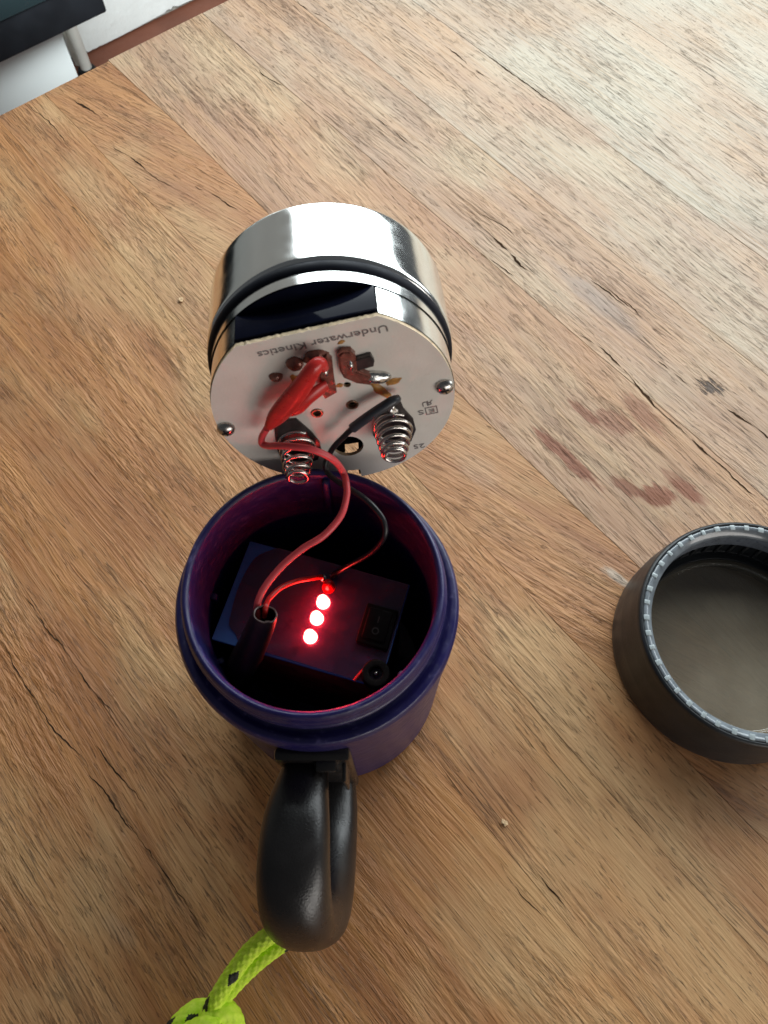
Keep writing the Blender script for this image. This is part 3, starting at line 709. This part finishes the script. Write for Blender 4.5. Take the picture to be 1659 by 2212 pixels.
# flat forked red heat-shrink on the end
def strip(bm, pts, wid, thk, n=16):
    C_ = spline(pts, 8); m = len(C_); T_, _n = frames(C_); W_ = spline([(a, b, 0) for a, b in zip(wid, thk)], 8); rg = []
    for i, p in enumerate(C_):
        side_ = T_[i].cross(HN).normalized(); up_ = side_.cross(T_[i])
        rg.append([bm.verts.new(p + side_*W_[i].x*cos(2*pi*k/n) + up_*W_[i].y*sin(2*pi*k/n)) for k in range(n)])
    for i in range(m-1):
        for k in range(n): bm.faces.new((rg[i][k], rg[i][(k+1) % n], rg[i+1][(k+1) % n], rg[i+1][k]))
    bm.faces.new(rg[0][::-1]); bm.faces.new(rg[-1])
bm = bmesh.new(); o0 = rw[0]
strip(bm, [hw(*p)-o0 for p in ((700, 795, .0045), (690, 785, .0070), (676, 798, .0085), (655, 830, .0085), (622, 872, .0080), (598, 900, .0080), (580, 922, .0085))], (.0018, .0026, .0030, .0036, .0042, .0036, .0018), (.0016, .0022, .0024, .0024, .0024, .0022, .0016))
strip(bm, [hw(*p)-o0 for p in ((706, 832, .004), (690, 842, .0055), (664, 862, .0070), (640, 882, .0075), (620, 893, .0075))], (.0024, .0026, .0026, .0030, .0020), (.0012, .0013, .0015, .0016, .0012))
obj('heat_shrink', bm, REDTUBE, wire, 80)
kw = [hw(861, 860, .0035), hw(845, 868, .0055), hw(800, 897, .0070), hw(762, 925, .0070), hw(742, 944, .0070), hw(724, 962, .0075), hw(712, 980, .0085), hw(703, 1002, .0105), hw(706, 1018, .012),
      at(716, 1030, .1590), at(743, 1049, .1600), at(779, 1071, .1600), at(806, 1094, .1590), at(829, 1126, .1560), at(830, 1160, .1510), at(803, 1193, .1420), at(752, 1222, .1310), at(719, 1242, .1215)]
CK = spline(kw, 8); bw_ = thing('black_wire', 'thin black wire curving from the board to the right inside the housing', 'wire', kw[0])
bm = bmesh.new(); tube(bm, [p-kw[0] for p in CK[10:]], .00115, 12); obj('insulation', bm, BLKWIRE, bw_, 80)
bm = bmesh.new(); tube(bm, [p-kw[0] for p in CK[:25]], lambda t: .0014 + .0006*min(1, t*3), 14); obj('heat_shrink', bm, simple('black_heat_shrink', (.03, .036, .045), .38, var=.15, vscale=150), bw_, 80)

# ------------------------------------------------------------------ black bezel ring with its lens, right
RX, RY = .192, .110
rg = thing('bezel_ring', 'black round screw ring with clear lens cut off by the right edge of the photo', 'bezel ring', (RX, RY, 0))
bm = bmesh.new()
prof = [(.0500, .0006), (.0612, .0006), (.0626, .0020), (.0628, .0060), (.0624, .0200), (.0612, .0330), (.0604, .0395), (.0602, .0425), (.0597, .0443), (.0584, .0450), (.0578, .0446), (.0578, .0400), (.0560, .0398)]
prof += [(.0556, .0300), (.0548, .0140), (.0500, .0136), (.0500, .0006)]
lathe(bm, rounded(prof, .0009, 3), 144); bmesh.ops.remove_doubles(bm, verts=bm.verts, dist=1e-7); obj('body', bm, RINGBLK, rg, 45)
bm = bmesh.new()
lathe(bm, rounded([(.0577, .0402), (.0577, .0442), (.0569, .0450), (.0556, .0447), (.0536, .0428), (.0524, .0412), (.0524, .0395), (.0556, .0393)], .0054, 3), 144); obj('lip', bm, LIPCLR, rg, 50)
glint_me = None
for k in range(44):  # row of pale pieces in place of glints along the lip
    a = 2*pi*(k+.3)/44
    if glint_me is None:
        bm = bmesh.new(); box(bm, (.0562, 0, .0448), (.0030, .0026, .0007), .0003); o = obj('lip_glint', bm, RIBGLINT, rg, 50); glint_me = o.data
    else:
        o = bpy.data.objects.new('lip_glint', glint_me); COL.objects.link(o); o.parent = rg
    o.rotation_euler = (0, 0, a + random.uniform(-.008, .008)); o.scale = (1, random.uniform(.75, 1.2), 1)
bm = bmesh.new(); pr = [(.0556, .0399)]
for k in range(7):
    z = .0392 - k*.0016; pr += [(.0534, z), (.0528, z-.0004), (.0528, z-.0008), (.0538, z-.0012)]
pr += [(.0556, .0285)]
lathe(bm, pr, 144); obj('thread', bm, THREAD, rg, 50)
bm = bmesh.new(); lathe(bm, rounded([(0, .0112), (.0470, .0112), (.0478, .0124), (.0546, .0124), (.0546, .0090), (0, .0090)], .0005), 96); bmesh.ops.remove_doubles(bm, verts=bm.verts, dist=1e-7); obj('lens', bm, LENS, rg, 40)
rib_me = None
for k in range(48):
    if rib_me is None:
        bm = bmesh.new(); box(bm, (.0546, 0, .0205), (.0016, .0018, .0150), .0005); o = obj('inner_rib', bm, simple('rib_plastic', (.035, .036, .038), .3), rg, 50); rib_me = o.data
    else:
        o = bpy.data.objects.new('inner_rib', rib_me); COL.objects.link(o); o.parent = rg
    o.rotation_euler = (0, 0, 2*pi*k/48)

# ------------------------------------------------------------------ neon cord, knotted
cord = thing('cord', 'neon yellow green braided cord with black flecks knotted below the handle', 'cord', (-.045, -.026, 0))
CO = Vector((-.045, -.026, 0))
def braid(bm, C_, rad, seed=0, K=9, pitch=.0046, n=54, fl=.09):
    def mod(s, a):
        u, v = K*a/(2*pi), s/pitch
        p1, p2 = (u+v), (u-v)
        return .00052*(abs(sin(pi*p1))*abs(sin(pi*p2)))**.6 - .00025
    L = sum((C_[i+1]-C_[i]).length for i in range(len(C_)-1))
    # resample evenly, about 0.4 mm a step
    m = max(8, int(L/.00045)); out = []; acc = 0; i = 0; step = L/m; d = 0; cur = [0]
    for j in range(1, len(C_)): cur.append(cur[-1] + (C_[j]-C_[j-1]).length)
    j = 0
    for k in range(m+1):
        s = min(L, k*step)
        while j < len(C_)-2 and cur[j+1] < s: j += 1
        t = (s-cur[j])/max(1e-9, cur[j+1]-cur[j]); out.append(C_[j].lerp(C_[j+1], t))
    fs, rg_ = tube(bm, out, rad, n, True, mod)
    for idx, f_ in enumerate(fs):
        i_, k_ = divmod(idx, n); s = (i_+.5)*step; u, v = K*(k_+.5)/n, s/pitch
        A_, B_ = math.floor((u+v)/2), math.floor((u-v)/2)
        h_ = random.Random((A_ % 97)*131 + (B_ % K)*17 + (A_-B_)//2*7 + seed*1009).random()
        if h_ < fl: f_.material_index = 1
RCD = .0038
bm = bmesh.new()
s1 = spline([Vector(p)-CO for p in [(-.030, -.012, .052), tuple(at(655, 1990, .050)), tuple(at(600, 2010, .045)), tuple(at(545, 2050, .039)), tuple(at(502, 2104, .033)), tuple(at(468, 2158, .027)), tuple(at(448, 2195, .019)), tuple(at(430, 2235, .013))]], 10)
s2 = spline([Vector(p)-CO for p in [(-.030, -.016, .044), tuple(at(662, 2012, .042)), tuple(at(612, 2036, .037)), tuple(at(560, 2074, .032)), tuple(at(512, 2120, .027)), tuple(at(476, 2164, .021)), tuple(at(458, 2202, .014)), tuple(at(440, 2240, .010))]], 10)
braid(bm, s1, RCD, 1); obj('strand', bm, [CORD, FLECK], cord, 80)
bm = bmesh.new(); braid(bm, s2, RCD, 5); obj('strand', bm, [CORD, FLECK], cord, 80)
def loop(pts, r, seed):
    bm = bmesh.new(); braid(bm, spline([Vector(p)-CO for p in pts], 10), r, seed, n=54); obj('knot_turn', bm, [CORD, FLECK], cord, 80)
loop([tuple(at(*p)) for p in ((505, 2290, .010), (508, 2230, .016), (490, 2190, .021), (468, 2190, .023), (445, 2220, .022), (420, 2260, .016))], .0054, 3)
loop([tuple(at(*p)) for p in ((455, 2185, .011), (425, 2185, .014), (395, 2208, .014), (372, 2236, .011), (350, 2275, .008))], .0050, 9)
loop([tuple(at(*p)) for p in ((470, 2225, .026), (440, 2222, .027), (405, 2238, .022), (380, 2270, .016))], .0050, 12)
loop([tuple(at(*p)) for p in ((512, 2250, .008), (470, 2300, .008), (400, 2320, .008), (345, 2300, .007))], .0056, 15)

# ------------------------------------------------------------------ crumbs
for px, py, r, lab in ((391, 649, .0022, 'small pale wood chip on the tabletop left of the chrome head'), (1089, 1778, .0017, 'tiny pale wood crumb on the tabletop right of the handle')):
    bm = bmesh.new(); blob(bm, (0, 0, r*.4), (r, r*.8, r*.5), Matrix.Rotation(px, 3, 'Z'), .9, 2, px)
    o = obj('wood_chip', bm, CRUMB, None, None); o.location = at(px, py, 0); tag(o, lab, 'wood chip')
